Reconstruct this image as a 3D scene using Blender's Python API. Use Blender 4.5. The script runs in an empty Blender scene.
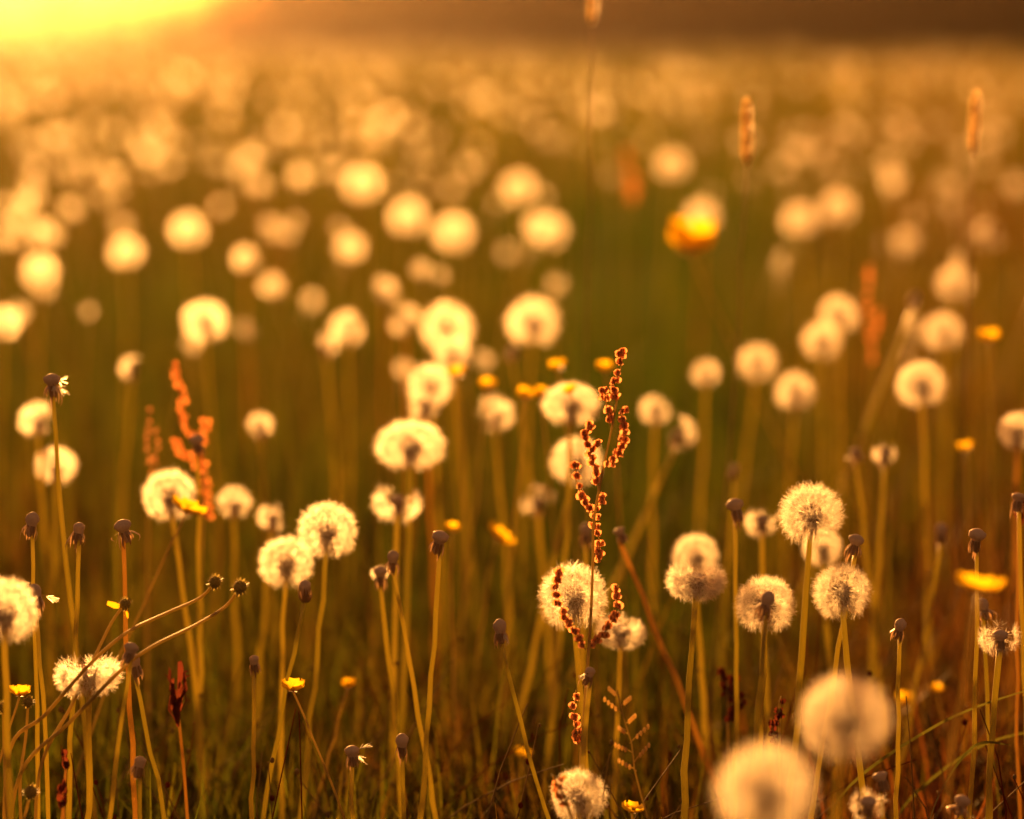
import bpy, math, random
import numpy as np
from mathutils import Vector, Matrix, Quaternion

sc = bpy.context.scene
COL = sc.collection
R = math.radians
rng = np.random.default_rng(7)
random.seed(7)

# ------------------------------------------------------------------ camera
W, HH = 1024, 819
LENS, SENSOR = 100.0, 36.0
F = LENS / SENSOR * W
CAM_H = 0.58
PITCH = math.atan((409.5 - 30.0) / F)
cam_d = bpy.data.cameras.new('camera')
cam = bpy.data.objects.new('camera', cam_d)
COL.objects.link(cam)
cam.location = (0, 0, CAM_H)
cam.rotation_euler = (math.pi / 2 - PITCH, 0, 0)
cam_d.lens = LENS
cam_d.sensor_width = SENSOR
cam_d.sensor_fit = 'HORIZONTAL'
cam_d.clip_start = 0.05
cam_d.clip_end = 2000
cam_d.dof.use_dof = True
cam_d.dof.focus_distance = 1.68
cam_d.dof.aperture_fstop = 3.6
cam_d.dof.aperture_blades = 0
sc.camera = cam

# ------------------------------------------------------------------ light
SUN_AZ, SUN_EL = R(-12.5), R(9.5)           # azimuth from +Y towards +X
world = bpy.data.worlds.new('World')
sc.world = world
world.use_nodes = True
nt = world.node_tree
bg = nt.nodes['Background']
sky = nt.nodes.new('ShaderNodeTexSky')
sky.sky_type = 'NISHITA'
sky.sun_disc = False
sky.sun_elevation = SUN_EL
sky.sun_rotation = SUN_AZ
sky.air_density = 1.6
sky.dust_density = 4.0
sky.ozone_density = 1.0
tint = nt.nodes.new('ShaderNodeMix')
tint.data_type = 'RGBA'
tint.blend_type = 'MULTIPLY'
tint.inputs[0].default_value = 1.0
tint.inputs[7].default_value = (1.0, 0.36, 0.15, 1)
nt.links.new(sky.outputs[0], tint.inputs[6])
nt.links.new(tint.outputs[2], bg.inputs[0])
bg.inputs[1].default_value = 0.05

sun_d = bpy.data.lights.new('sun', 'SUN')
sun_d.energy = 5.0
sun_d.angle = R(0.5)
sun_d.color = (1.0, 0.42, 0.09)
sun = bpy.data.objects.new('sun', sun_d)
COL.objects.link(sun)
sd = Vector((math.sin(SUN_AZ) * math.cos(SUN_EL), math.cos(SUN_AZ) * math.cos(SUN_EL), math.sin(SUN_EL)))
sun.rotation_euler = sd.to_track_quat('Z', 'Y').to_euler()
sun.location = (-8, 30, 12)

sc.view_settings.view_transform = 'Standard'
sc.view_settings.look = 'None'
sc.view_settings.gamma = 1.0
sc.view_settings.exposure = 2.2
sc.render.engine = 'CYCLES'
sc.cycles.use_denoising = True
sc.cycles.max_bounces = 8
sc.cycles.diffuse_bounces = 4
sc.cycles.volume_bounces = 0
sc.cycles.caustics_reflective = False
sc.cycles.caustics_refractive = False

HAZE_DENSITY, HAZE_G = 0.0009, 0.968

# ------------------------------------------------------------------ helpers
TILT_F = Vector((0, math.cos(PITCH), -math.sin(PITCH)))
TILT_U = Vector((0, math.sin(PITCH), math.cos(PITCH)))
RIGHT = Vector((1, 0, 0))


def at(px, py, d):
    """the point of the meadow seen at this place in the photograph, d metres from the camera"""
    return Vector((0, 0, CAM_H)) + d * (TILT_F + (px - 512) / F * RIGHT - (py - 409.5) / F * TILT_U)


class MB:
    """collects vertices and faces of one mesh"""
    def __init__(self):
        self.v, self.f, self.m, self.n = [], [], [], 0

    def add(self, verts, faces, mat=0):
        self.v.extend(tuple(p) for p in verts)
        self.f.extend(tuple(i + self.n for i in fc) for fc in faces)
        self.m.extend([mat] * len(faces))
        self.n += len(verts)

    def tube(self, pts, radii, sides=6, mat=0, cap=True):
        pts = [Vector(p) for p in pts]
        if not hasattr(radii, '__len__'):
            radii = [radii] * len(pts)
        vs, fs = [], []
        ref = Vector((0.31, 0.95, 0.05)).normalized()
        for i, p in enumerate(pts):
            t = (pts[min(i + 1, len(pts) - 1)] - pts[max(i - 1, 0)]).normalized()
            a = t.cross(ref)
            if a.length < 0.05:
                a = t.cross(Vector((1, 0, 0)))
            a.normalize()
            b = t.cross(a)
            for k in range(sides):
                an = 2 * math.pi * k / sides
                vs.append(p + radii[i] * (math.cos(an) * a + math.sin(an) * b))
        for i in range(len(pts) - 1):
            for k in range(sides):
                k2 = (k + 1) % sides
                fs.append((i * sides + k, i * sides + k2, (i + 1) * sides + k2, (i + 1) * sides + k))
        if cap:
            fs.append(tuple(range(sides))[::-1])
            fs.append(tuple((len(pts) - 1) * sides + k for k in range(sides)))
        self.add(vs, fs, mat)

    def lathe(self, prof, sides=14, mat=0, wob=0.0):
        vs, fs = [], []
        for r, z in prof:
            for k in range(sides):
                an = 2 * math.pi * k / sides
                rr = r * (1 + wob * random.uniform(-1, 1))
                vs.append((rr * math.cos(an), rr * math.sin(an), z))
        for i in range(len(prof) - 1):
            for k in range(sides):
                k2 = (k + 1) % sides
                fs.append((i * sides + k, i * sides + k2, (i + 1) * sides + k2, (i + 1) * sides + k))
        fs.append(tuple(range(sides))[::-1])
        fs.append(tuple((len(prof) - 1) * sides + k for k in range(sides)))
        self.add(vs, fs, mat)

    def strip(self, pts, widths, side, mat=0):
        vs, fs = [], []
        for p, w in zip(pts, widths):
            vs.append(Vector(p) - side * w / 2)
            vs.append(Vector(p) + side * w / 2)
        for i in range(len(pts) - 1):
            fs.append((2 * i, 2 * i + 1, 2 * i + 3, 2 * i + 2))
        self.add(vs, fs, mat)

    def ball(self, c, r, mat=0, squash=1.0, seg=8, ring=5):
        c = Vector(c)
        vs, fs = [], []
        for i in range(ring + 1):
            th = math.pi * i / ring
            for k in range(seg):
                ph = 2 * math.pi * k / seg
                vs.append(c + r * Vector((math.sin(th) * math.cos(ph), math.sin(th) * math.sin(ph), squash * math.cos(th))))
        for i in range(ring):
            for k in range(seg):
                k2 = (k + 1) % seg
                fs.append((i * seg + k, (i + 1) * seg + k, (i + 1) * seg + k2, i * seg + k2))
        self.add(vs, fs, mat)

    def mesh(self, name, mats, smooth=True):
        me = bpy.data.meshes.new(name)
        me.from_pydata(self.v, [], self.f)
        for m in mats:
            me.materials.append(m)
        me.polygons.foreach_set('material_index', np.array(self.m, dtype=np.int32))
        if smooth:
            me.polygons.foreach_set('use_smooth', np.ones(len(self.f), dtype=bool))
        me.update()
        return me


def quads_mesh(name, verts, nverts_per, faces, mats, midx=None, attr=None):
    """a mesh from numpy arrays: verts (N,3), faces (M,4)"""
    me = bpy.data.meshes.new(name)
    n, m = len(verts), len(faces)
    me.vertices.add(n)
    me.vertices.foreach_set('co', np.ascontiguousarray(verts, dtype=np.float32).ravel())
    me.loops.add(m * 4)
    me.loops.foreach_set('vertex_index', np.ascontiguousarray(faces, dtype=np.int32).ravel())
    me.polygons.add(m)
    me.polygons.foreach_set('loop_start', np.arange(0, 4 * m, 4, dtype=np.int32))
    if midx is not None:
        me.polygons.foreach_set('material_index', midx.astype(np.int32))
    for mt in mats:
        me.materials.append(mt)
    if attr is not None:
        a = me.attributes.new('kind_value', 'FLOAT', 'POINT')
        a.data.foreach_set('value', attr.astype(np.float32))
    me.update(calc_edges=True)
    me.validate()
    return me


def link(name, me, parent=None, loc=None):
    o = bpy.data.objects.new(name, me)
    COL.objects.link(o)
    if parent is not None:
        o.parent = parent
    if loc is not None:
        o.location = loc
    return o


def thing(name, label, cat, loc=(0, 0, 0), group=None):
    o = bpy.data.objects.new(name, None)
    o.empty_display_size = 0.02
    COL.objects.link(o)
    o.location = loc
    o['label'] = label
    o['category'] = cat
    if group:
        o['group'] = group
    return o


def curve_pts(p0, p1, bow, n=9):
    """n points from p0 to p1 with a gentle bow sideways"""
    p0, p1 = Vector(p0), Vector(p1)
    side = Vector(bow)
    return [p0.lerp(p1, t) + side * (4 * t * (1 - t)) for t in [i / (n - 1) for i in range(n)]]


# ------------------------------------------------------------------ materials
def new_mat(name):
    m = bpy.data.materials.new(name)
    m.use_nodes = True
    t = m.node_tree
    t.nodes.clear()
    out = t.nodes.new('ShaderNodeOutputMaterial')
    return m, t, out


def leafy(name, c1, c2, trans=0.5, gloss=0.06, scale=60.0, rough=0.5, obj_rand=0.0, attr=False, c3=None, glow=1.0):
    """thin plant matter: part diffuse, part translucent, a little sheen; two or three tints mixed"""
    m, t, out = new_mat(name)
    N = t.nodes
    ramp = N.new('ShaderNodeValToRGB')
    ramp.color_ramp.elements[0].color = (*c1, 1)
    ramp.color_ramp.elements[1].color = (*c2, 1)
    if c3:
        e = ramp.color_ramp.elements.new(0.5)
        e.color = (*c3, 1)
    if attr:
        a = N.new('ShaderNodeAttribute')
        a.attribute_name = 'kind_value'
        t.links.new(a.outputs['Fac'], ramp.inputs[0])
    else:
        no = N.new('ShaderNodeTexNoise')
        no.inputs['Scale'].default_value = scale
        no.inputs['Detail'].default_value = 3
        tc = N.new('ShaderNodeTexCoord')
        t.links.new(tc.outputs['Object'], no.inputs['Vector'])
        src = no.outputs['Fac']
        if obj_rand:
            oi = N.new('ShaderNodeObjectInfo')
            ma = N.new('ShaderNodeMath')
            ma.operation = 'MULTIPLY_ADD'
            ma.inputs[1].default_value = obj_rand
            t.links.new(oi.outputs['Random'], ma.inputs[0])
            mb = N.new('ShaderNodeMath')
            mb.operation = 'SUBTRACT'
            mb.inputs[1].default_value = obj_rand / 2
            t.links.new(src, mb.inputs[0])
            t.links.new(mb.outputs[0], ma.inputs[2])
            src = ma.outputs[0]
        t.links.new(src, ramp.inputs[0])
    df = N.new('ShaderNodeBsdfDiffuse')
    tr = N.new('ShaderNodeBsdfTranslucent')
    mx = N.new('ShaderNodeMixShader')
    mx.inputs[0].default_value = trans
    t.links.new(ramp.outputs[0], df.inputs[0])
    t.links.new(ramp.outputs[0], tr.inputs[0])
    t.links.new(df.outputs[0], mx.inputs[1])
    t.links.new(tr.outputs[0], mx.inputs[2])
    last = mx
    if gloss > 0:
        gl = N.new('ShaderNodeBsdfGlossy')
        gl.inputs['Roughness'].default_value = rough
        gl.inputs['Color'].default_value = (1, 1, 1, 1)
        m2 = N.new('ShaderNodeMixShader')
        fr = N.new('ShaderNodeLayerWeight')
        fr.inputs[0].default_value = 0.25
        mul = N.new('ShaderNodeMath')
        mul.operation = 'MULTIPLY_ADD'
        mul.inputs[1].default_value = gloss * 3
        mul.inputs[2].default_value = gloss * 0.4
        t.links.new(fr.outputs['Fresnel'], mul.inputs[0])
        t.links.new(mul.outputs[0], m2.inputs[0])
        t.links.new(mx.outputs[0], m2.inputs[1])
        t.links.new(gl.outputs[0], m2.inputs[2])
        last = m2
    t.links.new(last.outputs[0], out.inputs['Surface'])
    return m


M = {}
M['hair'] = leafy('white_pappus_hair', (0.86, 0.83, 0.76), (0.90, 0.88, 0.83), trans=0.62, gloss=0.0, scale=90)
# fine hairs send much of the light on forwards
_t = M['hair'].node_tree
_o = [n for n in _t.nodes if n.type == 'OUTPUT_MATERIAL'][0]
_s = _o.inputs['Surface'].links[0].from_socket
_r = _t.nodes.new('ShaderNodeBsdfRefraction')
_r.inputs['IOR'].default_value = 1.35
_r.inputs['Roughness'].default_value = 0.75
_r.inputs['Color'].default_value = (0.95, 0.94, 0.9, 1)
_x = _t.nodes.new('ShaderNodeMixShader')
_x.inputs[0].default_value = 0.27
_t.links.new(_s, _x.inputs[1])
_t.links.new(_r.outputs[0], _x.inputs[2])
_t.links.new(_x.outputs[0], _o.inputs['Surface'])
M['achene'] = leafy('brown_seed', (0.16, 0.10, 0.05), (0.24, 0.16, 0.08), trans=0.1, gloss=0.03, scale=200)
M['stem'] = leafy('dandelion_stem_skin', (0.44, 0.40, 0.08), (0.58, 0.50, 0.12), trans=0.66, gloss=0.06, scale=25, obj_rand=0.7, rough=0.4)
M['stem_red'] = leafy('reddish_stem_skin', (0.50, 0.32, 0.09), (0.58, 0.42, 0.13), trans=0.62, gloss=0.04, scale=25, obj_rand=0.5, rough=0.4)
M['stem_fine'] = leafy('thin_green_brown_stalk', (0.38, 0.31, 0.10), (0.52, 0.40, 0.15), trans=0.55, gloss=0.04, scale=40, rough=0.4)
M['dome'] = leafy('pitted_pale_receptacle', (0.44, 0.34, 0.28), (0.64, 0.52, 0.44), trans=0.1, gloss=0.02, scale=900)
M['bract'] = leafy('withered_bract', (0.20, 0.13, 0.08), (0.36, 0.23, 0.13), trans=0.45, gloss=0.05, scale=200)
M['petal'] = leafy('yellow_petal', (0.82, 0.53, 0.012), (0.86, 0.62, 0.02), trans=0.55, gloss=0.02, scale=120, rough=0.4)
M['anther'] = leafy('ochre_stamens', (0.55, 0.32, 0.03), (0.70, 0.42, 0.05), trans=0.3, gloss=0.0, scale=400)
M['seedball'] = leafy('green_brown_seed_ball', (0.22, 0.20, 0.05), (0.42, 0.34, 0.12), trans=0.5, gloss=0.05, scale=500)
M['valve'] = leafy('papery_sorrel_valve', (0.50, 0.19, 0.08), (0.74, 0.42, 0.20), trans=0.7, gloss=0.04, scale=500)
M['valve_red'] = leafy('orange_red_sorrel_valve', (0.80, 0.30, 0.10), (0.86, 0.42, 0.16), trans=0.72, gloss=0.04, scale=300)
M['nut'] = leafy('dark_sorrel_nut', (0.16, 0.06, 0.03), (0.26, 0.10, 0.05), trans=0.05, gloss=0.04, scale=500)
M['wither'] = leafy('withered_crimson_leaf', (0.07, 0.018, 0.012), (0.20, 0.045, 0.022), trans=0.45, gloss=0.0, scale=200)
M['awn'] = leafy('straw_grass_spike', (0.72, 0.56, 0.26), (0.82, 0.66, 0.34), trans=0.68, gloss=0.05, scale=300)
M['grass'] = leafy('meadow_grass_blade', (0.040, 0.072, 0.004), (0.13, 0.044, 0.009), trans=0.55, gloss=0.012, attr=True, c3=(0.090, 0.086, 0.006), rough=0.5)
M['blade'] = leafy('single_grass_blade', (0.06, 0.075, 0.010), (0.13, 0.12, 0.02), trans=0.55, gloss=0.02, scale=30, rough=0.45)
M['leaf'] = leafy('tree_leaf', (0.036, 0.017, 0.006), (0.055, 0.028, 0.009), trans=0.45, gloss=0.04, scale=3.0)
M['bark'] = leafy('tree_bark', (0.07, 0.045, 0.028), (0.14, 0.09, 0.055), trans=0.0, gloss=0.0, scale=14)

m, t, out = new_mat('meadow_soil')
no = t.nodes.new('ShaderNodeTexNoise')
no.inputs['Scale'].default_value = 3.0
no.inputs['Detail'].default_value = 8
ramp = t.nodes.new('ShaderNodeValToRGB')
ramp.color_ramp.elements[0].color = (0.020, 0.014, 0.006, 1)
ramp.color_ramp.elements[0].position = 0.3
ramp.color_ramp.elements[1].color = (0.06, 0.040, 0.012, 1)
ramp.color_ramp.elements[1].position = 0.7
tc = t.nodes.new('ShaderNodeTexCoord')
df = t.nodes.new('ShaderNodeBsdfDiffuse')
t.links.new(tc.outputs['Object'], no.inputs['Vector'])
t.links.new(no.outputs['Fac'], ramp.inputs[0])
t.links.new(ramp.outputs[0], df.inputs[0])
t.links.new(df.outputs[0], out.inputs['Surface'])
M['soil'] = m

# ------------------------------------------------------------------ ground and haze
b = MB()
S, n = 190.0, 40
xs = [S * (2 * i / n - 1) for i in range(n + 1)]
ys = [-S * 0.3 + (S * 1.3) * (j / n) for j in range(n + 1)]
gv = [(x, y, 0.0) for y in ys for x in xs]
gf = [(j * (n + 1) + i, j * (n + 1) + i + 1, (j + 1) * (n + 1) + i + 1, (j + 1) * (n + 1) + i) for j in range(n) for i in range(n)]
b.add(gv, gf)
ground = link('ground', b.mesh('ground', [M['soil']]))
ground['kind'] = 'structure'

b = MB()
x0, x1, y0, y1, z0, z1 = -192, 192, -60, 192, -1.0, 7.5
b.add([(x0, y0, z0), (x1, y0, z0), (x1, y1, z0), (x0, y1, z0), (x0, y0, z1), (x1, y0, z1), (x1, y1, z1), (x0, y1, z1)],
      [(3, 2, 1, 0), (4, 5, 6, 7), (0, 1, 5, 4), (1, 2, 6, 5), (2, 3, 7, 6), (3, 0, 4, 7)])
hm, t, out = new_mat('warm_evening_haze')
pv = t.nodes.new('ShaderNodeVolumePrincipled')
pv.inputs['Color'].default_value = (0.98, 0.86, 0.70, 1)
pv.inputs['Density'].default_value = HAZE_DENSITY
pv.inputs['Anisotropy'].default_value = HAZE_G
t.links.new(pv.outputs[0], out.inputs['Volume'])
haze = link('haze', b.mesh('haze', [hm], smooth=False))
haze['kind'] = 'stuff'


# ------------------------------------------------------------------ seed heads
def unit_dirs(n, seed, lo=-1.0, hi=1.0):
    r = np.random.default_rng(seed)
    i = np.arange(n) + 0.5
    z = 1 - 2 * i / n
    ph = i * math.pi * (3 - math.sqrt(5)) + r.uniform(0, 6)
    d = np.stack([np.sqrt(1 - z * z) * np.cos(ph), np.sqrt(1 - z * z) * np.sin(ph), z], 1)
    d += r.normal(0, 0.05, d.shape)
    d /= np.linalg.norm(d, axis=1)[:, None]
    return d[(d[:, 2] >= lo) & (d[:, 2] <= hi)]


def ribbons(p0, p1, w0, w1, r):
    """one narrow quad from each p0 to each p1, facing a random way round its length"""
    ax = p1 - p0
    rv = r.normal(0, 1, ax.shape)
    s = np.cross(ax, rv)
    s /= np.maximum(np.linalg.norm(s, axis=1), 1e-9)[:, None]
    v = np.stack([p0 - s * w0 / 2, p0 + s * w0 / 2, p1 + s * w1 / 2, p1 - s * w1 / 2], 1).reshape(-1, 3)
    f = np.arange(len(v)).reshape(-1, 4)
    return v, f


def pappus_mesh(name, seeds, hairs, w, seed, lo=-0.80, hi=1.0, keep=1.0, squash=1.0, messy=0.0, rad=0.022, gap=0.0):
    """the ball of parachutes of a dandelion clock round its receptacle; real size about 45 mm"""
    r = np.random.default_rng(seed)
    d = unit_dirs(seeds, seed, lo, hi)
    if gap:
        az = np.abs(np.arctan2(d[:, 0], -d[:, 1])) + r.normal(0, 0.12, len(d))
        d = d[(az > gap) | (d[:, 2] < -0.72)]
    if keep < 1:
        cl = r.normal(0, 1, (3, 3))
        sc_ = np.max(d @ (cl / np.linalg.norm(cl, axis=1)[:, None]).T, axis=1) + r.normal(0, 0.25, len(d))
        d = d[np.argsort(-sc_)[: int(len(d) * keep)]]
    if messy:
        d = d + r.normal(0, messy, d.shape)
        d /= np.linalg.norm(d, axis=1)[:, None]
    n = len(d)
    k = rad / 0.022
    jit = r.uniform(0.90, 1.07, (n, 1))
    base = d * 0.0045 * k
    mid = d * 0.0080 * k
    tip = d * 0.0150 * k * jit
    V, Fc, Mi, off = [], [], [], 0
    for (a, c, wa, wb, mi) in ((base, mid, 0.0009, 0.0005, 1), (mid, tip, 0.00022, 0.00018, 0)):
        v, f = ribbons(a, c, wa, wb, r)
        V.append(v); Fc.append(f + off); off += len(v); Mi.append(np.full(len(f), mi))
    dd = np.repeat(d, hairs, 0)
    tt = np.repeat(tip, hairs, 0)
    rv = r.normal(0, 1, dd.shape)
    tan = np.cross(dd, rv)
    tan /= np.linalg.norm(tan, axis=1)[:, None]
    an = r.uniform(R(38), R(82), (len(dd), 1))
    L = r.uniform(0.0060, 0.0094, (len(dd), 1)) * k
    end = tt + L * (dd * np.cos(an) + tan * np.sin(an))
    v, f = ribbons(tt, end, w, w * 0.7, r)
    V.append(v); Fc.append(f + off); Mi.append(np.zeros(len(f)))
    V = np.concatenate(V)
    V[:, 2] *= squash
    return quads_mesh(name, V, 4, np.concatenate(Fc), [M['hair'], M['achene']], np.concatenate(Mi))


FULL = [pappus_mesh('full_pappus', 190, 31, 0.00009, 11 + i) for i in range(4)]
FLAT = [pappus_mesh('flattened_pappus', 190, 31, 0.00009, 21 + i, squash=0.78) for i in range(2)]
SAUCER = [pappus_mesh('lower_pappus', 230, 32, 0.00012, 31 + i, lo=-0.85, hi=0.42, messy=0.13, squash=0.80) for i in range(3)]
TATTER = [pappus_mesh('tattered_pappus', 130, 30, 0.00012, 41 + i, lo=-0.8, hi=0.35, keep=0.62, messy=0.16, gap=0.4) for i in range(3)]
MID = [pappus_mesh('soft_pappus', 110, 12, 0.00027, 51 + i) for i in range(4)]
MID += [pappus_mesh('soft_worn_pappus', 110, 12, 0.00027, 61 + i, keep=(0.28, 0.42, 0.55, 0.7)[i], messy=0.08) for i in range(4)]
STYLE = {'full': FULL, 'flat': FLAT, 'saucer': SAUCER, 'tatter': TATTER, 'mid': MID[:4], 'worn': MID[4:]}


def receptacle_mesh(k=1.0, seed=0, tall=1.0, wide=1.0):
    random.seed(seed)
    b = MB()
    pr = [(0.0014, -0.0105), (0.0024, -0.0085), (0.0028, -0.005), (0.0034, -0.0022), (0.0046, -0.0010), (0.0053, 0.0008), (0.0050, 0.0024),
          (0.0036, 0.0034), (0.0022, 0.0042), (0.0006, 0.0045)]
    b.lathe([(r * k * (wide if z > -0.002 else 1), z * k * (tall if z > 0 else 1)) for r, z in pr], 16, 0, 0.07)
    return b.mesh('receptacle', [M['dome']])


def bracts_mesh(k=1.0, seed=0, up=False, flare=None):
    random.seed(seed)
    b = MB()
    for i in range(11):
        a = 2 * math.pi * i / 11 + random.uniform(-0.15, 0.15)
        o = Vector((math.cos(a), math.sin(a), 0))
        sd_ = Vector((-math.sin(a), math.cos(a), 0))
        L = random.uniform(0.008, 0.013)
        cv = random.uniform(0.2, 1.0) if flare is None else flare * random.uniform(0.3, 1.5)
        if flare is not None:
            L *= random.uniform(0.6, 1.25)
        pts = []
        for j in range(5):
            s = j / 4
            if up:
                pts.append(o * (0.0024 + 0.0022 * math.sin(s * 2.6)) + Vector((0, 0, -0.009 + s * L)))
            else:
                pts.append(o * (0.0030 + 0.0020 * math.sin(s * 2.4) * cv + random.uniform(0, 0.0006)) + Vector((0, 0, -0.0030 - s * L)))
        b.strip([p * k for p in pts], [0.0016 * k, 0.0022 * k, 0.0019 * k, 0.0012 * k, 0.0003 * k], sd_)
    return b.mesh('bracts', [M['bract']])


REC = [receptacle_mesh(1.0, i) for i in range(2)]
BRA = [bracts_mesh(1.0, i) for i in range(4)]
BUDB = bracts_mesh(1.15, 9, up=True)
KNOB = [receptacle_mesh(1.0, 5 + i, tl, wd) for i, (tl, wd) in enumerate(((1.0, 1.0), (0.6, 0.95), (1.35, 0.85), (0.85, 0.75), (1.1, 1.1)))]
BRAW = [bracts_mesh(1.0, 20 + i, flare=fl) for i, fl in enumerate((0.4, 1.0, 1.8, 2.6, 1.4, 0.7))]


def stem_to(px, py, d, head, bx=None, by=None):
    """ground point of a stalk whose lower visible end sits at (bx, by)"""
    if bx is None:
        return Vector((head.x + random.uniform(-0.02, 0.02), head.y + random.uniform(-0.02, 0.02), 0))
    q = at(bx, by, d)
    k = head.z / max(head.z - q.z, 1e-3)
    g = head + (q - head) * k
    return Vector((g.x, head.y + (0.5 * (g.y - head.y)), 0))


def stalk(name, base, head, rad, mat, parent, bow=0.004, sides=8, r_top=None, n=10):
    b = MB()
    bw = Vector((random.uniform(-1, 1), random.uniform(-0.6, 0.6), 0)) * bow
    n = 15
    pts = curve_pts(Vector((0, 0, -0.004)), head - base, bw, n)
    for i in range(1, n - 2):
        pts[i] += Vector((random.gauss(0, 1), random.gauss(0, 1), 0)) * 0.00055
    rt = rad * 0.74 if r_top is None else r_top
    b.tube(pts, [(rad * 1.06 + (rt - rad * 1.06) * i / (n - 1)) * random.uniform(0.92, 1.08) for i in range(n)], sides)
    axis = (pts[-1] - pts[-2]).normalized()
    return link(name, b.mesh(name, [mat]), parent), axis


def clock(px, py, dia, d, style, label, bx=None, by=None, sr=0.0021, red=False, tilt=0.12, group='dandelion clocks in the near meadow'):
    head = at(px, py, d)
    base = stem_to(px, py, d, head, bx, by)
    t = thing('dandelion_clock', label, 'dandelion clock', base, group)
    # the stalk runs up into the receptacle
    st, ax = stalk('stem', base, head - Vector((0, 0, 0.006)), sr, M['stem_red' if red else 'stem'], t)
    k = dia / 2 * d / F / 0.0222
    q = Vector((0, 0, 1)).rotation_difference((ax + Vector((random.uniform(-tilt, tilt), random.uniform(-tilt, tilt), 0))).normalized())
    q = q @ Quaternion((0, 0, 1), random.uniform(0, 6.28) if style not in ('saucer', 'tatter') else random.uniform(-.3, .3))
    kr = min(max(k, 0.85), 1.15)
    me = random.choice(STYLE[style])
    for nm, mm, s in (('seed_head', me, k), ('receptacle', random.choice(REC), kr)):
        o = link(nm, mm, t, head - base)
        o.rotation_mode = 'QUATERNION'
        o.rotation_quaternion = q
        o.scale = (s, s, s)
        if nm == 'receptacle':
            br = link('bracts', random.choice(BRA), o)
    return t


def bare(px, py, d, label, bx=None, by=None, sr=0.0017, red=False, bud=False, tuft=0, k=1.0):
    head = at(px, py, d)
    base = stem_to(px, py, d, head, bx, by)
    t = thing('bare_dandelion', label, 'dandelion stalk', base, 'dandelion stalks that have lost their seeds')
    st, ax = stalk('stem', base, head - Vector((0, 0, 0.006)), sr, M['stem_red' if red else 'stem'], t)
    q = (ax + Vector((random.uniform(-0.25, 0.25), random.uniform(-0.2, 0.2), 0))).normalized().to_track_quat('Z', 'Y')
    o = link('receptacle', random.choice(KNOB), t, head - base)
    o.rotation_mode = 'QUATERNION'
    o.rotation_quaternion = q
    o.scale = (k, k, k)
    link('bracts', BUDB if bud else random.choice(BRAW), o)
    if tuft:
        r = np.random.default_rng(int(px * 7 + py))
        V, Fc, Mi, off = [], [], [], 0
        for i in range(tuft):
            dv = np.array([r.choice([-1, 1]) * r.uniform(.6, 1), r.uniform(-.4, .4), r.uniform(-0.7, 0.1)])
            dv /= np.linalg.norm(dv)
            hb = np.repeat((dv * 0.008)[None], 16, 0)
            en = hb + dv * 0.0085 + r.normal(0, 0.0016, (16, 3))
            v, f = ribbons(hb, en, 0.0005, 0.0003, r)
            V.append(v); Fc.append(f + off); off += len(v); Mi.append(np.zeros(16))
            v, f = ribbons((dv * 0.003)[None], (dv * 0.008)[None], 0.0009, 0.0004, r)
            V.append(v); Fc.append(f + off); off += len(v); Mi.append(np.ones(1))
        link('seed_tuft', quads_mesh('seed_tuft', np.concatenate(V), 4, np.concatenate(Fc), [M['hair'], M['achene']], np.concatenate(Mi)), o)
    return t


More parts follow.
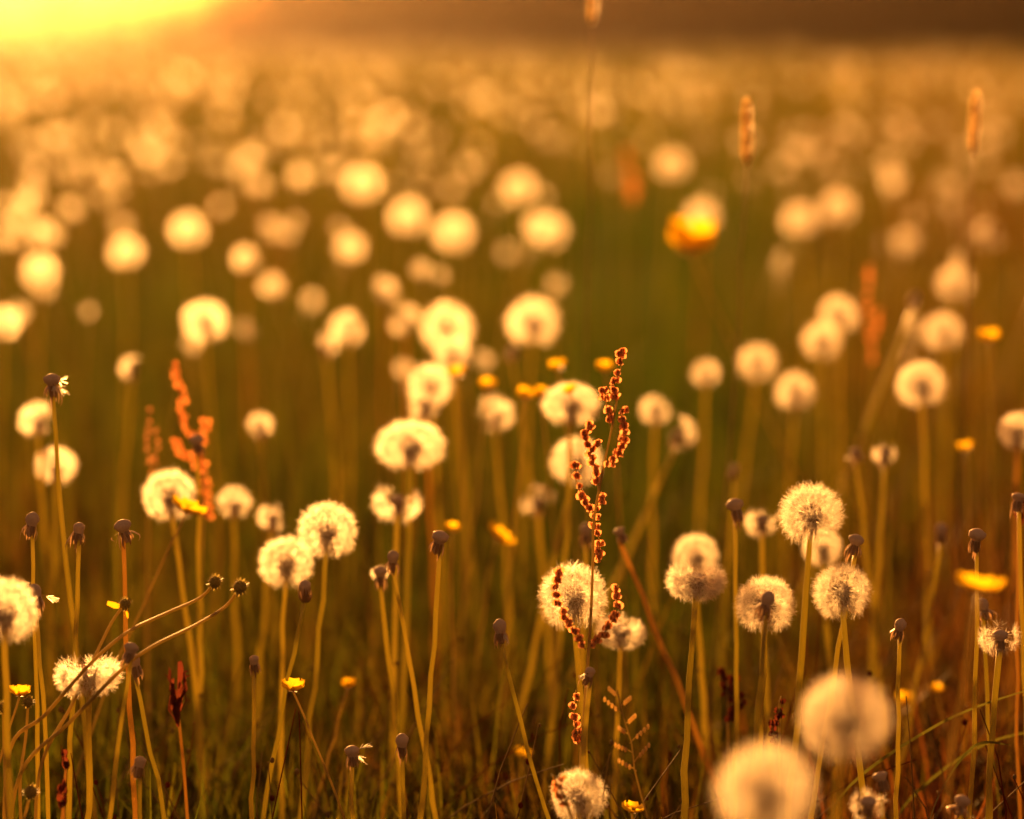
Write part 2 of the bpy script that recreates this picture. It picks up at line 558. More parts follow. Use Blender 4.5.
# --- the clocks one can tell apart ------------------------------------------
CLOCKS = [
    # px, py, diameter, distance, style, label, lower end of stalk, red stem
    (811, 515, 70, 1.73, 'full', 'round glowing dandelion clock standing above two more clocks right of centre', 798, 690),
    (765, 605, 66, 1.67, 'full', 'round dandelion clock with a dark bare stalk top showing through, left of the crossed one', 754, 740),
    (842, 592, 64, 1.68, 'full', 'dandelion clock crossed by a leaning stalk, above the big blurred clocks', 853, 668),
    (696, 579, 66, 1.69, 'saucer', 'half blown dandelion clock with dark mushroom centre and frayed skirt, right of the sorrel', 685, 815),
    (695, 557, 52, 1.98, 'full', 'dim pinkish dandelion clock half hidden behind the frayed half blown one', None, None),
    (573, 597, 75, 1.72, 'full', 'bright round dandelion clock crossed by the dark sorrel stem', 590, 815),
    (621, 630, 56, 1.80, 'saucer', 'small worn dandelion clock tucked behind the lower right sorrel branch', 620, 790),
    (578, 797, 62, 1.62, 'full', 'low shaded dandelion clock at the bottom edge behind the thick stalk', 575, 860),
    (845, 719, 98, 1.25, 'full', 'large out of focus dandelion clock nearest the lower right with its thick stalk below', 834, 819),
    (765, 791, 107, 1.14, 'full', 'largest blurred dandelion clock cut off by the bottom edge', 760, 870),
    (327, 531, 65, 1.80, 'full', 'crisp round dandelion clock left of centre overlapping a lower one', 297, 815),
    (286, 563, 60, 1.84, 'full', 'dandelion clock partly behind its crisp higher neighbour and a dark closed bud', 284, 815),
    (170, 496, 60, 1.93, 'full', 'dandelion clock beside the orange red sorrel with a buttercup in front of it', 190, 700),
    (88, 673, 72, 1.65, 'saucer', 'half blown dandelion clock with bare grey dome and flat seed skirt, low left', 79, 815),
    (4, 612, 76, 1.55, 'full', 'dandelion clock cut off by the left edge of the picture', 14, 819),
    (410, 446, 76, 2.02, 'flat', 'wide flattened dandelion clock with a bright rim near the centre', 404, 600),
    (397, 500, 56, 1.96, 'tatter', 'worn two lobed dandelion clock just under the wide flattened one', 395, 640),
    (571, 405, 64, 2.03, 'flat', 'flattened dandelion clock behind the top of the sorrel with a yellow buttercup before it', 560, 560),
    (576, 462, 56, 2.10, 'full', 'pale dandelion clock behind the curled left sorrel branches', 548, 600),
    (921, 385, 54, 2.25, 'full', 'round blurred dandelion clock with a dark stalk line, upper right beside the leaning stalk', 926, 560),
    (795, 392, 43, 2.60, 'mid', 'pinkish blurred dandelion clock, lower of a pair right of the green patch', None, None),
    (757, 363, 42, 2.75, 'mid', 'pinkish blurred dandelion clock, upper of a pair right of the green patch', None, None),
    (678, 434, 44, 2.30, 'worn', 'worn dandelion clock blurred right of the sorrel, its right half bright', 640, 520),
    (655, 410, 34, 2.40, 'worn', 'faint dim dandelion clock right of the sorrel top', None, None),
    (533, 322, 56, 2.70, 'mid', 'broad blurred dandelion clock crossed by a thin dark stalk above centre', None, None),
    (447, 328, 56, 2.70, 'mid', 'broad blurred dandelion clock left of the one crossed by a thin stalk', None, None),
    (452, 352, 40, 2.55, 'mid', 'smaller blurred dandelion clock directly beneath a broad one above centre', None, None),
    (430, 386, 50, 2.30, 'mid', 'blurred dandelion clock with a yellow buttercup on its right shoulder', None, None),
    (425, 405, 34, 2.25, 'worn', 'small worn dandelion clock under the one with a buttercup on its shoulder', None, None),
    (205, 322, 48, 2.70, 'mid', 'bright two lobed blurred dandelion clock standing alone above the orange red sorrel', 210, 440),
    (943, 332, 42, 2.80, 'mid', 'blurred dandelion clock left of the small round buttercup at the right', None, None),
    (955, 284, 38, 3.20, 'mid', 'dim blurred dandelion clock above its neighbour at the right edge of the meadow', None, None),
    (838, 315, 42, 2.85, 'mid', 'blurred dandelion clock, upper of two overlapping ones at the right', None, None),
    (822, 341, 42, 2.70, 'mid', 'blurred dandelion clock, lower of two overlapping ones at the right', None, None),
    (1018, 432, 44, 2.10, 'full', 'dandelion clock cut off by the right edge of the picture', None, None),
    (38, 420, 42, 2.20, 'worn', 'ragged blurred dandelion clock left of the tall bare stalk with yellow bits', None, None),
    (56, 466, 44, 2.15, 'mid', 'greyish blurred dandelion clock right behind the tall bare stalk with yellow bits', None, None),
    (260, 426, 30, 2.30, 'worn', 'small grey worn dandelion clock between the orange red sorrel and the wide flattened clock', None, None),
    (494, 415, 44, 2.30, 'worn', 'greyish blurred dandelion clock left of the row of buttercups', None, None),
    (519, 189, 34, 4.60, 'mid', 'blurred dandelion clock high above centre standing apart at the edge of the green patch', None, None),
    (550, 231, 34, 4.00, 'mid', 'blurred dandelion clock just below and right of one standing apart high above centre', None, None),
    (453, 233, 40, 3.80, 'mid', 'large bright blurred dandelion clock high above the wide flattened one', None, None),
    (408, 217, 36, 4.10, 'mid', 'blurred dandelion clock touching the left side of a large bright one high above centre', None, None),
    (188, 230, 34, 3.90, 'mid', 'golden blurred dandelion clock in the bright upper left above the lone two lobed one', None, None),
    (126, 252, 32, 3.70, 'mid', 'golden blurred dandelion clock a little lower and left of another in the bright upper left', None, None),
    (40, 271, 34, 3.40, 'mid', 'blurred dandelion clock with a dark lower side near the left edge', None, None),
    (4, 323, 34, 2.90, 'mid', 'bright blurred dandelion clock half cut by the left edge', None, None),
    (132, 368, 28, 2.50, 'worn', 'dim greyish dandelion clock left of the tip of the orange red sorrel', None, None),
    (362, 184, 36, 4.60, 'mid', 'golden blurred dandelion clock high left of the green patch', None, None),
    (348, 328, 38, 2.80, 'worn', 'blurred worn dandelion clock left of the broad pair above centre', None, None),
    (326, 345, 26, 2.70, 'worn', 'small bright worn dandelion clock at the lower left of another worn one', None, None),
    (405, 320, 34, 2.90, 'worn', 'greyish faint dandelion clock left of the broad blurred one above centre', None, None),
    (246, 259, 26, 3.40, 'worn', 'small blurred worn dandelion clock right of the golden pair in the upper left', None, None),
    (702, 217, 34, 4.10, 'mid', 'blurred dandelion clock right above the large glowing buttercup', None, None),
    (800, 220, 36, 4.00, 'mid', 'brightest blurred dandelion clock right of the left grass spike', None, None),
    (838, 208, 34, 4.30, 'mid', 'pale blurred dandelion clock right beside the brightest one between the grass spikes', None, None),
    (672, 165, 30, 5.00, 'mid', 'dim greyish dandelion clock in the green patch left of the left grass spike', None, None),
    (988, 236, 34, 3.60, 'worn', 'dim blurred dandelion clock under the right grass spike', None, None),
    (272, 517, 34, 2.10, 'worn', 'small blurred dandelion clock just above the pair of crisp overlapping clocks', None, None),
    (234, 503, 38, 2.15, 'worn', 'greyish blurred dandelion clock right of the clock with a buttercup in front', None, None),
    (762, 520, 42, 1.95, 'tatter', 'pinkish ragged dandelion clock peeking out left behind the round glowing one', None, None),
    (822, 548, 44, 1.95, 'full', 'dim dandelion clock just below and behind the round glowing one', None, None),
    (1000, 636, 48, 1.66, 'tatter', 'tattered small dandelion clock with a dark centre near the right edge', 998, 815),
    (885, 453, 28, 2.10, 'tatter', 'small remnant dandelion clock right of a dim bare stalk at mid right', None, None),
    (868, 803, 44, 1.56, 'tatter', 'tattered shaded dandelion clock at the bottom right of the largest clocks', None, None),
    (538, 502, 40, 2.20, 'worn', 'greyish dim dandelion clock left of the sorrel behind thin stalks', None, None),
    (706, 373, 30, 2.60, 'worn', 'small worn dandelion clock in the green patch below the large buttercup', None, None),
    (384, 290, 26, 3.20, 'worn', 'small golden blurred dandelion clock between upper left glow and the green patch', None, None),
    (380, 572, 22, 1.80, 'tatter', 'tiny golden scrap of a dandelion clock beside the dark withered stalk heads', None, None),
]
for c in CLOCKS:
    px, py, dia, d, style, label, bx, by = c
    clock(px, py, dia, d, style, label, bx, by, sr=0.0023 if d < 1.78 else 0.0021, red=random.random() < 0.12 and bx is None)

# --- bare stalks --------------------------------------------------------------
BARE = [
    (52, 381, 1.74, 'tall bare dandelion stalk with two yellow bits beneath its grey knob at far left', 76, 640, False, False, 3),
    (32, 521, 1.67, 'bare dandelion stalk with grey knob, left of a matching pair at far left', 32, 700, False, False, 0),
    (79, 528, 1.70, 'bare dandelion stalk close to the leaning tall orange stalk', 74, 640, False, False, 0),
    (123, 527, 1.68, 'bare dandelion stalk with a reddish stem and drooping dark bracts above the small seed balls', 126, 620, True, False, 0),
    (131, 649, 1.61, 'bare dandelion stalk with round grey knob below the seed balls', 112, 815, False, False, 0),
    (134, 662, 1.64, 'bare leaning dandelion stalk behind the round grey knob low on the left', 158, 815, False, False, 0),
    (35, 593, 1.66, 'bare dandelion stalk right of the clock cut by the left edge', 41, 815, False, False, 1),
    (254, 660, 1.66, 'short bare dandelion stalk standing alone in the dark lower left', 250, 815, False, False, 0),
    (352, 752, 1.66, 'very short bare dandelion stalk with pale tufts beneath its knob', 350, 840, False, False, 2),
    (402, 742, 1.66, 'bare dandelion stalk with a white tipped knob at bottom left of centre', 397, 850, False, False, 0),
    (393, 558, 1.75, 'bare dandelion stalk with dark purple shrivelled head under the worn two lobed clock', 434, 815, False, False, 0),
    (440, 538, 1.72, 'bare dandelion stalk with tilted knob right of the worn two lobed clock', 424, 740, False, False, 0),
    (500, 628, 1.66, 'bare dandelion stalk leaning left with a small white tuft on its knob', 556, 815, False, False, 1),
    (590, 672, 1.64, 'bare dandelion stalk with smooth grey knob among the lower sorrel branches', 583, 815, False, False, 1),
    (735, 506, 1.78, 'bare dandelion stalk left of the round glowing clock', 732, 740, False, False, 0),
    (619, 531, 1.86, 'bare dandelion stalk leaning far to the left right of the sorrel', 712, 780, True, False, 0),
    (586, 531, 1.95, 'dim bare dandelion stalk close behind the sorrel stem', None, None, False, False, 0),
    (856, 541, 1.71, 'bare dandelion stalk leaning right across the clock at right', 833, 690, False, False, 0),
    (977, 536, 1.70, 'bare dandelion stalk above the sideways blurred buttercup near the right edge', 967, 790, False, False, 0),
    (941, 531, 2.00, 'dim blurred bare dandelion stalk leaning right at the right', 912, 690, False, False, 0),
    (900, 626, 1.68, 'slim bare dandelion stalk right of the large blurred clock', 900, 770, False, False, 0),
    (305, 588, 1.74, 'dark closed dandelion bud in front of the lower of two crisp clocks', 268, 790, False, True, 0),
    (767, 600, 1.60, 'dark bare dandelion head in front of the round clock right of the frayed one', 758, 740, False, False, 0),
    (855, 451, 2.10, 'dim bare dandelion stalk left of the small remnant clock at mid right', 866, 560, False, False, 0),
    (1019, 497, 1.76, 'bare dandelion stalk with reddish bracts cut by the right edge', None, None, False, False, 0),
    (197, 441, 1.92, 'bare dandelion stalk with a dark knob against the orange red sorrel', 196, 690, False, False, 0),
    (880, 776, 1.60, 'short bare dandelion stalk above the tattered shaded clock at the bottom right', 882, 860, False, False, 0),
    (962, 802, 1.58, 'short bare dandelion stalk with pale knob at the bottom right edge', 958, 870, False, False, 0),
    (983, 606, 1.74, 'bare dandelion stalk hidden behind the sideways blurred buttercup', 985, 790, False, False, 0),
    (512, 350, 2.45, 'blurred bare dandelion stalk above the row of buttercups', 530, 470, False, False, 0),
    (140, 762, 1.63, 'short bare dandelion stalk hidden low among dark leaves at the left', None, None, False, False, 0),
    (735, 468, 2.20, 'faint blurred bare dandelion stalk above its sharper neighbour', None, None, False, False, 0),
    (915, 298, 2.45, 'thick leaning stalk with a yellow green bud at the upper right', 866, 430, False, True, 0),
]
for (px, py, d, label, bx, by, red, bud, tuft) in BARE:
    bare(px, py, d, label, bx, by, red=red, bud=bud, tuft=tuft, k=random.uniform(0.72, 0.98), sr={915: 0.0024, 619: 0.0025}.get(px, random.uniform(0.0015, 0.0019)))


# ------------------------------------------------------------------ buttercups
def flower_mesh(seed, closed=0.5):
    random.seed(seed)
    b = MB()
    for i in range(5):
        a = 2 * math.pi * i / 5 + random.uniform(-0.1, 0.1)
        o = Vector((math.cos(a), math.sin(a), 0))
        s_ = Vector((-math.sin(a), math.cos(a), 0))
        rows = []
        for j in range(6):
            s = j / 5
            rr = 0.0012 + 0.0098 * math.sin(s * 1.45) * (1 - 0.35 * closed)
            z = 0.0002 + 0.0085 * s ** 1.7 * (0.45 + closed)
            w = 0.0098 * math.sin(min(1, 0.16 + s) * 2.55) ** 0.8
            for q in (-1, -0.5, 0, 0.5, 1):
                rows.append(o * rr + s_ * (w / 2 * q * 1.36) + Vector((0, 0, z + 0.0016 * q * q * (1 - s * .5) + random.uniform(-1, 1) * 0.0002)))
        b.add(rows, [(j * 5 + q, j * 5 + q + 1, (j + 1) * 5 + q + 1, (j + 1) * 5 + q) for j in range(5) for q in range(4)])
    return b.mesh('corolla', [M['petal']])


def stamens_mesh():
    b = MB()
    b.ball((0, 0, 0.0022), 0.0020, 0, 1.0)
    for i in range(26):
        a = random.uniform(0, 6.28)
        r0 = 0.0016
        e = Vector((math.cos(a) * random.uniform(.0025, .004), math.sin(a) * random.uniform(.0025, .004), random.uniform(.003, .005)))
        b.tube([Vector((math.cos(a) * r0, math.sin(a) * r0, 0.001)), e], [0.0001, 0.0003], 4, 0)
    return b.mesh('stamens', [M['anther']])


def calyx_mesh():
    b = MB()
    for i in range(5):
        a = 2 * math.pi * (i + .5) / 5
        o = Vector((math.cos(a), math.sin(a), 0))
        s_ = Vector((-math.sin(a), math.cos(a), 0))
        b.strip([o * 0.0008 + Vector((0, 0, -.0004)), o * 0.0035 + Vector((0, 0, -.0004)), o * 0.0055 + Vector((0, 0, .0015))], [0.001, 0.0026, 0.0004], s_)
    return b.mesh('calyx', [M['stem_fine']])


FLOW = [flower_mesh(i, c) for i, c in enumerate((0.3, 0.6, 0.9))]
STAM = stamens_mesh()
CALY = calyx_mesh()
BUTTER = [
    (690, 252, 60, 2.6, 2, 0.3, 'large glowing yellow buttercup out of focus in the green patch', 735, 340),
    (990, 341, 22, 2.30, 1, 0.2, 'small round yellow buttercup at the right beside a blurred clock', None, None),
    (979, 592, 46, 1.36, 0, 0.25, 'wide sideways yellow buttercup out of focus at the right in front of bare stalks', 975, 700),
    (293, 691, 24, 1.67, 1, 0.1, 'cup shaped yellow buttercup low in the dark grass left of centre', 318, 775),
    (348, 688, 13, 1.86, 2, 0.1, 'tiny half closed buttercup right of the cup shaped one', 325, 780),
    (20, 696, 22, 1.65, 1, 0.2, 'yellow buttercup by the left edge above small seed heads', 10, 750),
    (187, 513, 36, 1.84, 0, 0.7, 'ragged yellow buttercup in front of the clock beside the red sorrel', 162, 580),
    (558, 369, 18, 2.15, 1, 0.3, 'small yellow buttercup just over the flattened clock behind the sorrel', None, None),
    (605, 371, 18, 2.12, 1, 0.2, 'small yellow buttercup touching the top of the sorrel', None, None),
    (525, 398, 20, 2.12, 1, 0.3, 'yellow buttercup at the left rim of the flattened clock behind the sorrel', None, None),
    (541, 396, 14, 2.12, 2, 0.3, 'small yellow buttercup overlapping the left rim of that flattened clock', None, None),
    (487, 388, 18, 2.20, 1, 0.3, 'dim orange buttercup left of the row of yellow ones', None, None),
    (457, 376, 20, 2.22, 1, 0.4, 'bright yellow buttercup on the right shoulder of a blurred clock', None, None),
    (497, 539, 30, 2.10, 0, 0.8, 'flat orange buttercup blurred left of the sorrel at mid height', None, None),
    (452, 531, 16, 2.00, 1, 0.3, 'orange blurred buttercup right of a tilted bare knob', None, None),
    (521, 757, 18, 2.0, 1, 0.3, 'orange shaded buttercup low beside the left leaning stalk', None, None),
    (632, 812, 22, 1.64, 0, 0.3, 'yellow buttercup at the bottom edge under the grass panicle', None, None),
    (936, 692, 15, 2.05, 1, 0.3, 'small orange buttercup low at the right', None, None),
    (905, 704, 20, 2.1, 1, 0.3, 'orange blurred buttercup beside the large blurred clock', None, None),
    (571, 393, 16, 1.98, 1, 0.4, 'small ochre buttercup in front of the flattened clock behind the sorrel', None, None),
    (966, 450, 16, 2.20, 1, 0.3, 'dim orange buttercup at mid right below the round blurred clock', None, None),
]
random.seed(3)
for (px, py, dia, d, kind, tl, label, bx, by) in BUTTER:
    head = at(px, py, d)
    base = stem_to(px, py, d, head, bx, by)
    if bx is None:
        base.x += random.uniform(-0.03, 0.03)
    t = thing('buttercup', label, 'buttercup', base, 'buttercups in the meadow')
    stalk('stem', base, head, 0.0009, M['stem_fine'], t, 0.012, 6)
    k = dia / 2 * d / F / 0.0098
    k = min(max(k, 0.55), 2.4)
    f = link('corolla', FLOW[kind], t, head - base)
    an = random.uniform(0, 6.28)
    f.rotation_euler = (tl * random.uniform(0.5, 1.0) * random.choice((-1, 1)), tl * 0.5 * random.uniform(-1, 1), an)
    f.scale = (k, k, k)
    link('stamens', STAM, f)
    link('calyx', CALY, f)


# ------------------------------------------------------------------ buttercup seed balls on thin stalks
def seedball_mesh(seed):
    random.seed(seed)
    b = MB()
    b.ball((0, 0, 0), 0.0027, 0, 1.0, 10, 7)
    for v in unit_dirs(60, seed):
        v = Vector(v)
        s_ = v.cross(Vector((.3, .2, .9))).normalized()
        b.strip([v * 0.0022, v * 0.0036, v * 0.0043], [0.0012, 0.0009, 0.0001], s_)
    return b.mesh('seed_ball', [M['seedball']])


SEEDB = [seedball_mesh(i) for i in range(3)]
BALLS = [
    ([(215, 582), (200, 598), (165, 614), (128, 632), (92, 662), (45, 715), (10, 750)], 1.64, 'spiky round seed ball on the upper of two thin arching stalks at the left', 1.0),
    ([(240, 587), (226, 606), (196, 625), (150, 648), (118, 673), (70, 722), (20, 775)], 1.63, 'spiky round seed ball on the lower of two thin arching stalks, a bit further right', 1.1),
    ([(125, 604), (112, 622), (98, 650), (72, 705), (40, 770)], 1.65, 'small seed ball with two leftover orange petals in front of a reddish stalk', 0.9),
    ([(28, 702), (26, 735), (20, 790)], 1.64, 'tiny seed ball beside the buttercup by the left edge', 0.8),
    ([(3, 707), (4, 745), (6, 800)], 1.63, 'tiny seed ball at the very left edge under the buttercup', 0.8),
    ([(31, 792), (27, 808), (18, 850)], 1.61, 'tiny bristly seed ball in the bottom left corner', 1.0),
]
for pts, d, label, k in BALLS:
    P = [at(x, y, d + 0.012 * math.sin(i * 1.3)) for i, (x, y) in enumerate(pts)]
    last = P[-1]
    g = Vector((last.x + (last.x - P[-2].x) * 0.8, last.y + 0.03, 0))
    P.append(last.lerp(g, 0.5) + Vector((0, 0, 0.01)))
    P.append(g)
    t = thing('buttercup_seed_ball', label, 'seed ball', g, 'seed balls on thin stalks')
    b = MB()
    # smooth the polyline
    fine = []
    for i in range(len(P) - 1):
        p0, p1, p2, p3 = P[max(i - 1, 0)], P[i], P[i + 1], P[min(i + 2, len(P) - 1)]
        for s in np.linspace(0, 1, 7)[:-1]:
            fine.append(0.5 * ((2 * p1) + (p2 - p0) * s + (2 * p0 - 5 * p1 + 4 * p2 - p3) * s * s + (3 * p1 - p0 - 3 * p2 + p3) * s ** 3))
    fine.append(P[-1])
    n = len(fine)
    b.tube([p - g for p in fine], [0.00085 + 0.0004 * i / n for i in range(n)], 6)
    link('stem', b.mesh('stem', [M['stem_fine']]), t)
    o = link('seed_ball', SEEDB[random.randrange(3)], t, P[0] - g)
    o.scale = (k * 1.3, k * 1.3, k * 1.3)
    if 'petals' in label:
        b = MB()
        for dx, dz in ((-0.0085, 0.001), (0.002, -0.006)):
            e = Vector((dx, -0.002, dz))
            b.strip([Vector((0, 0, -.002)), e * 0.6 + Vector((0, 0, -.001)), e], [0.0012, 0.0032, 0.0022], Vector((0.2, 0.5, 0.8)).normalized())
        link('petals', b.mesh('petals', [M['petal']]), o)


# ------------------------------------------------------------------ sorrel
def spike_mesh(pts, mat, size=0.0019, step=0.0030, whorl=3, seed=0, spread=0.0026):
    """papery three-winged fruits crowded along a twig (pts relative to the plant's base)"""
    rr = random.Random(seed)
    b = MB()
    pts = [Vector(p) for p in pts]
    fine = []
    for i in range(len(pts) - 1):
        k = max(2, int((pts[i + 1] - pts[i]).length / 0.002))
        fine += [pts[i].lerp(pts[i + 1], s / k) for s in range(k)]
    fine.append(pts[-1])
    b.tube(fine, 0.00035, 5, 2)
    acc = 0
    for i in range(1, len(fine)):
        acc += (fine[i] - fine[i - 1]).length
        if acc < step * rr.uniform(0.7, 1.3):
            continue
        acc = 0
        for w in range(rr.randint(max(1, whorl - 1), whorl)):
            a = rr.uniform(0, 6.28)
            c = fine[i] + Vector((math.cos(a) * spread * rr.uniform(.5, 1), math.sin(a) * spread * rr.uniform(.5, 1), rr.uniform(-.0015, .0008)))
            b.tube([fine[i], c], 0.00012, 3, 2, False)
            b.ball(c, size * 0.30, 1, 1.2, 6, 4)
            a0 = rr.uniform(0, 6.28)
            for v in range(3):
                an = a0 + v * 2.094
                o = Vector((math.cos(an), math.sin(an), rr.uniform(-.2, .2))).normalized()
                up = Vector((rr.uniform(-.3, .3), rr.uniform(-.3, .3), 1)).normalized()
                sd_ = o.cross(up).normalized()
                cc = c + o * size * 0.35
                s = size * rr.uniform(.85, 1.2)
                ring = []
                for q in range(8):
                    th = q * math.pi / 4
                    ring.append(cc + (o * 0.9 * math.cos(th) + up * math.sin(th)) * s + sd_ * s * 0.35 * math.sin(2 * th))
                b.add([cc] + ring, [(0, 1 + q, 1 + (q + 1) % 8) for q in range(8)], 0)
    return b.mesh('flower_spike', [mat, M['nut'], M['stem_fine']])


def smooth(P, k=6):
    fine = []
    for i in range(len(P) - 1):
        p0, p1, p2, p3 = P[max(i - 1, 0)], P[i], P[i + 1], P[min(i + 2, len(P) - 1)]
        for s in [j / k for j in range(k)]:
            fine.append(0.5 * ((2 * p1) + (p2 - p0) * s + (2 * p0 - 5 * p1 + 4 * p2 - p3) * s * s + (3 * p1 - p0 - 3 * p2 + p3) * s ** 3))
    fine.append(P[-1])
    return fine


def sorrel(stem_px, spikes, d, label, mat, size=0.0019, step=0.0027, whorl=3, spread=0.0024, stem_r=0.0010):
    P = [at(x, y, d) for x, y in stem_px]
    last = P[-1]
    dr = (P[-1] - P[-2]).normalized()
    g = last + dr * (last.z / max(-dr.z, 0.2))
    g = Vector((g.x, last.y + 0.01, 0))
    t = thing('sorrel_plant', label, 'sorrel', g, 'sorrel plants')
    b = MB()
    fine = smooth(P + [g])
    n = len(fine)
    b.tube([p - g for p in fine], [stem_r * (0.55 + 0.6 * i / n) for i in range(n)], 6)
    link('stem', b.mesh('stem', [M['stem_fine']]), t)
    for i, sp in enumerate(spikes):
        off = 0.012 * math.sin(i * 2.4)
        pts = smooth([at(x, y, d + off * (1 if 0 < j else 0.3)) - g for j, (x, y) in enumerate(sp)], 3)
        link('flower_spike', spike_mesh(pts, mat, size, step, whorl, seed=i + int(stem_px[0][0]), spread=spread), t)
    return t


sorrel([(617, 400), (611, 432), (603, 470), (594, 520), (593, 560), (590, 630), (583, 730), (577, 815)],
       [[(616, 402), (614, 385), (621, 368), (620, 349)],
        [(610, 425), (607, 408), (604, 390)],
        [(606, 462), (616, 458), (624, 438), (622, 420), (624, 408)],
        [(598, 490), (596, 470), (590, 452), (599, 440)],
        [(594, 512), (584, 500), (576, 480), (576, 462)],
        [(591, 448), (586, 440), (584, 432), (590, 424)],
        [(596, 560), (600, 545), (595, 525), (597, 505), (603, 495)],
        [(586, 650), (574, 630), (560, 605), (556, 585), (560, 568)],
        [(587, 648), (602, 636), (615, 615), (616, 598), (619, 585)],
        [(579, 745), (577, 738), (574, 715), (576, 690)]],
       1.655, 'tall slender sorrel with curled russet fruit branches standing sharp in the middle', M['valve'], 0.0020, 0.0037, 3, 0.0021)
sorrel([(207, 470), (203, 520), (200, 600), (198, 700)],
       [[(206, 470), (196, 440), (186, 425), (181, 395), (174, 362)],
        [(206, 476), (199, 455), (202, 440), (206, 418)],
        [(200, 470), (190, 455), (180, 452), (177, 436)],
        [(208, 520), (208, 500), (207, 480)]],
       2.06, 'bright orange red sorrel spike out of focus above the clock at left', M['valve_red'], 0.0017, 0.0036, 3, 0.0024)
sorrel([(870, 330), (868, 380), (866, 450)],
       [[(871, 345), (870, 318), (868, 290), (871, 265)], [(872, 340), (878, 322), (878, 308)], [(872, 365), (874, 352), (873, 340)]],
       2.70, 'faint orange sorrel spike far out of focus at the upper right', M['valve_red'], 0.0016, 0.0042, 2, 0.0026)
sorrel([(629, 190), (630, 230), (631, 290)],
       [[(630, 200), (629, 175), (626, 150)], [(632, 205), (636, 190), (634, 172)]],
       3.8, 'dull orange sorrel smudge high in the green patch', M['valve_red'], 0.0018, 0.0045, 2, 0.004)
sorrel([(150, 470), (148, 540), (147, 640)],
       [[(150, 470), (146, 440), (149, 408)], [(152, 478), (156, 450), (155, 425)]],
       2.08, 'dull brown sorrel spike left of the bright orange red one', M['valve'], 0.0014, 0.0045, 2, 0.002)
sorrel([(727, 680), (728, 740), (730, 810)],
       [[(727, 700), (722, 682), (718, 668)], [(728, 705), (732, 690), (735, 676)], [(728, 720), (738, 708), (742, 695)]],
       1.85, 'dark crimson sorrel spike deep in shade right of the frayed clock', M['wither'], 0.0022, 0.0034, 3, 0.003)
sorrel([(780, 700), (779, 760), (778, 815)],
       [[(780, 728), (778, 712), (781, 696)], [(779, 745), (773, 732), (771, 718)]],
       1.72, 'dark red sorrel twig left of the large blurred clock', M['wither'], 0.0020, 0.0034, 2, 0.0025)
sorrel([(552, 775), (566, 800), (572, 819)],
       [[(566, 806), (558, 792), (562, 776)], [(560, 800), (557, 788), (555, 782)]],
       1.56, 'low russet sorrel tip in front of the shaded clock at the bottom edge', M['valve'], 0.0016, 0.0028, 2, 0.0018)


# ------------------------------------------------------------------ dark withered head and leaves at lower left
def withered(px, py, d, label, bx, by, n=16, size=0.03):
    rr = random.Random(int(px))
    head = at(px, py, d)
    base = stem_to(px, py, d, head, bx, by)
    t = thing('withered_plant', label, 'withered plant', base, 'withered dark red plants')
    stalk('stem', base, head, 0.0012, M['stem_red'], t, 0.006, 6)
    b = MB()
    for i in range(n):
        a = rr.uniform(0, 6.28)
        o = Vector((math.cos(a), math.sin(a), 0))
        s_ = Vector((-math.sin(a), math.cos(a), rr.uniform(-.4, .4))).normalized()
        z0 = rr.uniform(-0.4, 0.5) * size
        L = rr.uniform(.3, .6) * size
        b.strip([o * 0.001 + Vector((0, 0, z0)), o * L * 0.35 + Vector((0, 0, z0 + L * 0.5)), o * L * 0.3 + Vector((0, 0, z0 + L * 0.9)),
                 o * L * rr.uniform(.2, .6) + Vector((0, 0, z0 + L * rr.uniform(.8, 1.2)))], [0.0012, 0.004, 0.003, 0.0006], s_)
    link('leaves', b.mesh('leaves', [M['wither']]), t, head - base)


withered(178, 712, 1.62, 'dark crimson withered flower head low on the left with curled bracts', 180, 815, 22, 0.028)
withered(66, 766, 1.62, 'low dark red withered leaves beside the half blown clock stalk', 62, 830, 8, 0.012)
withered(62, 800, 1.60, 'crumpled red withered leaves at the bottom left edge', 66, 850, 10, 0.014)
withered(1019, 520, 1.78, 'rusty withered head at the right edge under a grey knob', 1022, 640, 14, 0.020)


# ------------------------------------------------------------------ meadow foxtail spikes and a loose panicle
def foxtail_mesh(L=0.045, rad=0.0044, seed=0):
    rr = random.Random(seed)
    b = MB()
    b.tube([(0, 0, 0), (0, 0, L)], [0.0012, 0.0006], 6, 0)
    for i in range(420):
        s = rr.random()
        a = rr.uniform(0, 6.28)
        o = Vector((math.cos(a), math.sin(a), 0))
        p = Vector((0, 0, s * L)) + o * 0.0006
        taper = min(1, 5 * s + .35) * min(1, 4 * (1 - s) + .3)
        e = p + o * rad * taper * rr.uniform(.7, 1.1) + Vector((0, 0, rr.uniform(.003, .006)))
        s_ = Vector((-math.sin(a), math.cos(a), 0))
        b.strip([p, p.lerp(e, .5) + o * 0.0004, e], [0.0010, 0.0012, 0.0002], s_)
    return b.mesh('spike', [M['awn']])


FOX = [foxtail_mesh(seed=i) for i in range(2)]
for (px, py, d, label, bx, by, lean) in [
    (747, 166, 2.1, 'upright golden grass spike standing tall above the green patch', 736, 330, -0.02),
    (973, 156, 2.15, 'golden grass spike leaning slightly left near the right edge', 968, 330, -0.10),
    (592, 26, 2.2, 'faint reddish grass spike reaching out of the top edge', 588, 200, -0.03)]:
    head = at(px, py, d)
    base = stem_to(px, py, d, head, bx, by)
    t = thing('foxtail_grass', label, 'grass spike', base, 'tall foxtail grass spikes')
    stalk('stem', base, head, 0.0006, M['bract'], t, 0.004, 6)
    o = link('spike', random.choice(FOX), t, head - base)
    o.rotation_euler = (0, lean, random.uniform(0, 6))
    o.scale = (1.1, 1.1, 1.0)

